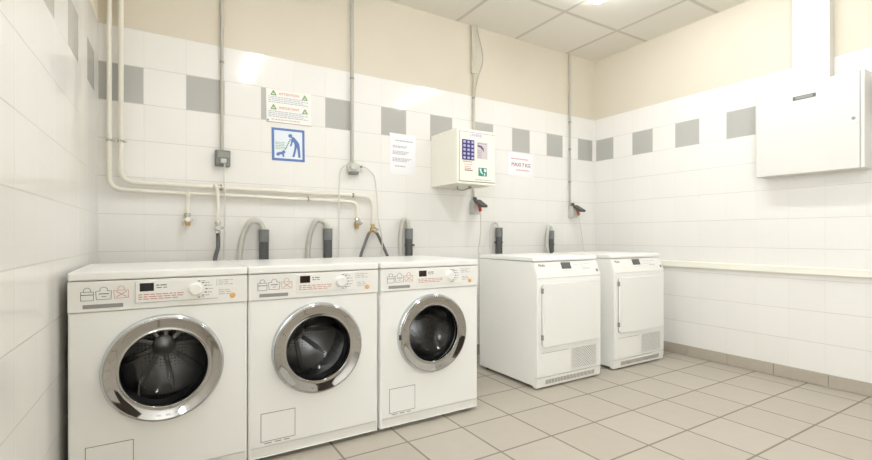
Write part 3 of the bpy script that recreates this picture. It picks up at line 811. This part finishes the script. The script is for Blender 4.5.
# grey socket
s1 = thing('wall_socket', 'grey surface socket on the conduit left of the safety sign', 'socket', (.586, 0, 1.358))
MB().box(-.040, .040, -.045, -.001, 0, .093).build('socket_box', M['socketgrey'], s1, bevel=.005, seg=3)
MB().box(-.031, .031, -.051, -.0445, .046, .084).build('socket_flap', M['midgrey'], s1, bevel=.003)
MB().box(-.015, .015, -.075, -.045, .014, .040).build('plug', M['socketpale'], s1, bevel=.004)
hose('power_cable', [(.592, -.060, 1.372), (.592, -.058, 1.33), (.590, -.068, 1.27), (.592, -.072, 1.10), (.590, -.07, .95), (.585, -.08, .80), (.58, -.2, .66), (.56, -.345, .64)], .0045, 'cable', 'thin white cable hanging straight down from the grey socket', 'cable', 'white power cables')
# junction box with two loops
s2 = thing('junction_box', 'grey and white junction box under the conduit right of the safety sign', 'junction box', (1.385, 0, 1.375))
MB().box(-.042, .042, -.045, -.001, .008, .066).build('socket_box', M['socketpale'], s2, bevel=.006, seg=3)
MB().lathe([(.028, -.045), (.028, -.058), (.022, -.064), (.0004, -.064)], (-.004, 0, .044), 'y', 24).build('plug', M['socketpale'], s2)
MB().box(-.030, .030, -.056, -.010, -.008, .012).build('lower_flap', M['socketgrey'], s2, bevel=.004)
MB().box(.034, .062, -.040, -.012, .040, .056).build('side_plug', M['midgrey'], s2, bevel=.003)
hose('power_cable', [(1.35, -.05, 1.415), (1.325, -.05, 1.425), (1.290, -.045, 1.38), (1.280, -.05, 1.25), (1.275, -.06, 1.05), (1.270, -.07, .90), (1.265, -.09, .80), (1.26, -.2, .66), (1.27, -.345, .64)], .0045, 'cable', 'white cable looping left and down from the junction box', 'cable', 'white power cables')
hose('power_cable', [(1.44, -.028, 1.424), (1.475, -.03, 1.42), (1.530, -.035, 1.37), (1.545, -.045, 1.28), (1.542, -.075, 1.15), (1.535, -.105, 1.06), (1.560, -.105, .95), (1.575, -.09, .80), (1.58, -.2, .66), (1.58, -.345, .64)], .0045, 'cable', 'white cable looping right from the junction box past the double tap', 'cable', 'white power cables')
# sockets with an open flap
def flap_socket(x, z, plug, label):
    t = thing('wall_socket', label, 'socket', (x, 0, z), 'flap sockets with plugs above the dryers')
    MB().box(-.036, .030, -.058, -.001, 0, .108).build('socket_box', M['socketpale'], t, bevel=.005, seg=3)
    MB().lathe([(.016, .107), (.016, .132), (.012, .138)], (.001, -.024, 0), 'z', 16, True, True).build('cable_gland', M['cap'], t)
    fl = MB().box(-.033, .033, -.112, 0, -.012, .008)
    fl.xf(Matrix.Translation((0.0, -.050, .112)) @ Matrix.Rotation(math.radians(28), 4, 'X'))
    fl.build('socket_flap', M['cap'], t, bevel=.004)
    MB().lathe([(.016, .0), (.016, -.024), (.013, -.028), (.012, -.056), (.007, -.064)], (0, 0, 0), 'z', 16, True, True).xf(Matrix.Translation((.004, -.076, .082)) @ Matrix.Rotation(math.radians(-16), 4, 'X')).build('plug', plug, t)
    return t
flap_socket(2.398, 1.122, M['redplug'], 'pale socket under the payment box with an open dark flap and red plug')
flap_socket(3.505, 1.118, M['orangeplug'], 'pale socket in the far corner with an open dark flap and brown plug')
hose('power_cable', [(2.402, -.094, 1.142), (2.400, -.100, 1.11), (2.390, -.115, 1.02), (2.385, -.11, .92), (2.370, -.12, .82), (2.36, -.2, .68), (2.36, -.3145, .66)], .0045, 'cable', 'white cable hanging from the red plug behind the left dryer', 'cable', 'white power cables')
hose('power_cable', [(3.509, -.094, 1.138), (3.512, -.100, 1.10), (3.525, -.110, 1.00), (3.545, -.11, .90), (3.555, -.12, .81), (3.56, -.2, .68), (3.55, -.2935, .66)], .0045, 'cable', 'white cable hanging from the brown plug in the far corner', 'cable', 'white power cables')

# ------------------------------------------------------------------ notices on the back wall
def sheet(name, x0, x1, z0, z1, mt, label, cat, y=-.0004, rot=0):
    t = thing(name, label, cat, ((x0 + x1) / 2, 0, (z0 + z1) / 2)); t.rotation_euler = (0, math.radians(rot), 0)
    w, h = (x1 - x0) / 2, (z1 - z0) / 2
    MB().box(-w, w, y - .0018, y, -h, h).build('sheet', mt, t)
    return t, w, h, (y - .0026, y - .0017)
# warning notice
t, w, h, yy = sheet('warning_notice', .832, 1.108, 1.660, 1.868, M['laminate'], 'laminated warning notice with red headings and green triangles above the blue sign', 'notice', rot=-.6)
for word, z in (('ATTENTION', .078), ('IMPORTANT', -.010)):
    rd = MB(); text_mesh(rd, word, 0, z, .0225, *yy); lab(rd.build('heading', M['redprint'], t), 'red capital heading')
for (cx, cz) in ((-.095, .080), (.098, .074), (-.095, -.008), (.098, -.014)):
    gt = MB(); gt.stroke([(cx - .015, cz - .012), (cx, cz + .014), (cx + .015, cz - .012), (cx - .015, cz - .012)], .006, *yy); gt.box(cx - .002, cx + .002, yy[0], yy[1], cz - .006, cz + .004)
    lab(gt.build('warning_triangle', M['greenprint'], t), 'green warning triangle')
rg = random.Random(21)
for zz in ((.056, .045, .034, .023), (-.034, -.045, -.056, -.067)):
    bl = MB()
    for k, z in enumerate(zz): bl.words(-w + .012, w - (.02 if k % 2 else .05), z, .0042, *yy, rng=rg)
    bl.build('printed_text', M['blueprint_'], t)
rl = MB(); rl.words(-w + .03, w - .07, -.084, .004, *yy, rng=rg); lab(rl.build('printed_line', M['pinkprint'], t), 'pale red closing line')
ed = MB(); ed.stroke([(-w, -h + .002), (w, -h + .002)], .003, *yy); ed.build('lower_edge', M['seam'], t)
MB().lathe([(.006, yy[0] - .004), (.006, yy[1])], (-w + .008, 0, -h + .012), 'y', 12, True, True).build('fixing_screw', M['midgrey'], t)
# safety pictogram
t, w, h, yy = sheet('safety_sign', .864, 1.066, 1.425, 1.629, M['signblue'], 'square blue framed pictogram sign of an adult bending over a crawling child', 'sign', rot=-.8)
ya = (yy[0] + .0002, yy[1]); yb = (yy[0] - .0010, yy[0] + .0003)
MB().box(-w + .015, w - .015, ya[0], ya[1], -h + .015, h - .015).build('white_field', M['signwhite'], t)
fg = MB()
fg.prism(arc(.012, .058, .0125, 0, 2 * PI, 16)[:-1], *yb)                                   # head
fg.prism([(.020, .050), (.030, .054), (.046, .040), (.066, .014), (.070, -.008), (.074, -.076), (.060, -.076), (.056, -.030), (.050, -.012), (.046, -.034), (.036, -.074), (.022, -.074), (.034, -.030), (.038, -.004), (.036, .014), (.026, .022), (.022, .002), (.016, -.010), (.008, -.006), (.014, .010), (.016, .032)], *yb)
fg.prism(arc(-.030, -.046, .0105, 0, 2 * PI, 14)[:-1], *yb)                                 # small crawling figure
fg.prism([(-.036, -.050), (-.044, -.046), (-.068, -.052), (-.076, -.062), (-.072, -.072), (-.058, -.072), (-.052, -.064), (-.040, -.062), (-.036, -.078), (-.026, -.078), (-.028, -.058)], *yb)
fg.build('pictogram', M['signblue'], t)
gd = MB()
for k in range(6):
    a = k / 5; gd.prism(arc(-.018 + .028 * a, -.026 + .060 * a, .0048, 0, 2 * PI, 8)[:-1], *yb)
lab(gd.build('green_dots', M['teal'], t), 'row of green dots')
gf = MB()
for k in range(5): gf.words(-.078, -.020, .012 - k * .010, .0035, *yb, .008, .016, .004, rng=rg)
gf.build('pale_green_marks', M['greenprint'], t)
# paper notice
t, w, h, yy = sheet('paper_notice', 1.668, 1.876, 1.398, 1.686, M['paper'], 'white paper notice with grey text left of the payment box', 'notice', rot=.6)
tx = MB(); rg = random.Random(31)
tx.words(-.060, .078, .098, .008, *yy, .012, .03, rng=rg)
for z, xe in ((.058, .04), (.049, .02), (.020, .05), (.010, .035), (.001, .02), (-.030, .07), (-.040, .05), (-.050, .03)): tx.words(-.082, xe, z, .0055, *yy, rng=rg)
tx.words(-.062, .020, -.086, .007, *yy, .012, .03, rng=rg); tx.build('printed_text', M['greyprint'], t)
tp = MB().box(-w - .004, w - .01, yy[0] + .0003, yy[1], h - .012, h + .004); tp.build('sticky_tape', M['paper'], t)
# red lettered notice
t, w, h, yy = sheet('red_lettered_notice', 2.752, 3.036, 1.460, 1.664, M['paper'], 'white sheet with red capital lettering above the dryers', 'notice', rot=.4)
rd = MB(); text_mesh(rd, 'MAXI 7 KG', .004, -.004, .046, *yy, sx=.95); rd.build('red_lettering', M['darkred'], t)
r2 = MB(); rg = random.Random(41); r2.words(-.105, .085, .046, .007, *yy, .012, .028, rng=rg); r2.words(-.05, .095, -.048, .007, *yy, .012, .028, rng=rg); r2.build('printed_lines', M['pinkprint'], t)

# ------------------------------------------------------------------ camera, world, exposure
cam = bpy.data.cameras.new('camera'); co = bpy.data.objects.new('camera', cam); COL.objects.link(co)
cam.sensor_width = 36.0; cam.lens = 462.06 / 872 * 36; cam.shift_x = (436 - 448.33) / 872; cam.shift_y = (236.31 - 230) / 872
cam.clip_start = 0.02
co.location = (.259, -3.016, .949); co.rotation_euler = (PI / 2, 0, -.5632)
scene.camera = co
wd = bpy.data.worlds.new('world'); scene.world = wd; wd.use_nodes = True
wd.node_tree.nodes['Background'].inputs[0].default_value = (1, 1, 1, 1); wd.node_tree.nodes['Background'].inputs[1].default_value = 0.05
vs = scene.view_settings
vs.view_transform = 'Standard'; vs.look = 'None'; vs.gamma = 1.0; vs.use_curve_mapping = False; vs.exposure = 0.84
scene.cycles.use_denoising = True
scene.cycles.max_bounces = 14; scene.cycles.diffuse_bounces = 8; scene.cycles.glossy_bounces = 6; scene.cycles.transparent_max_bounces = 12
scene.cycles.sample_clamp_indirect = 8
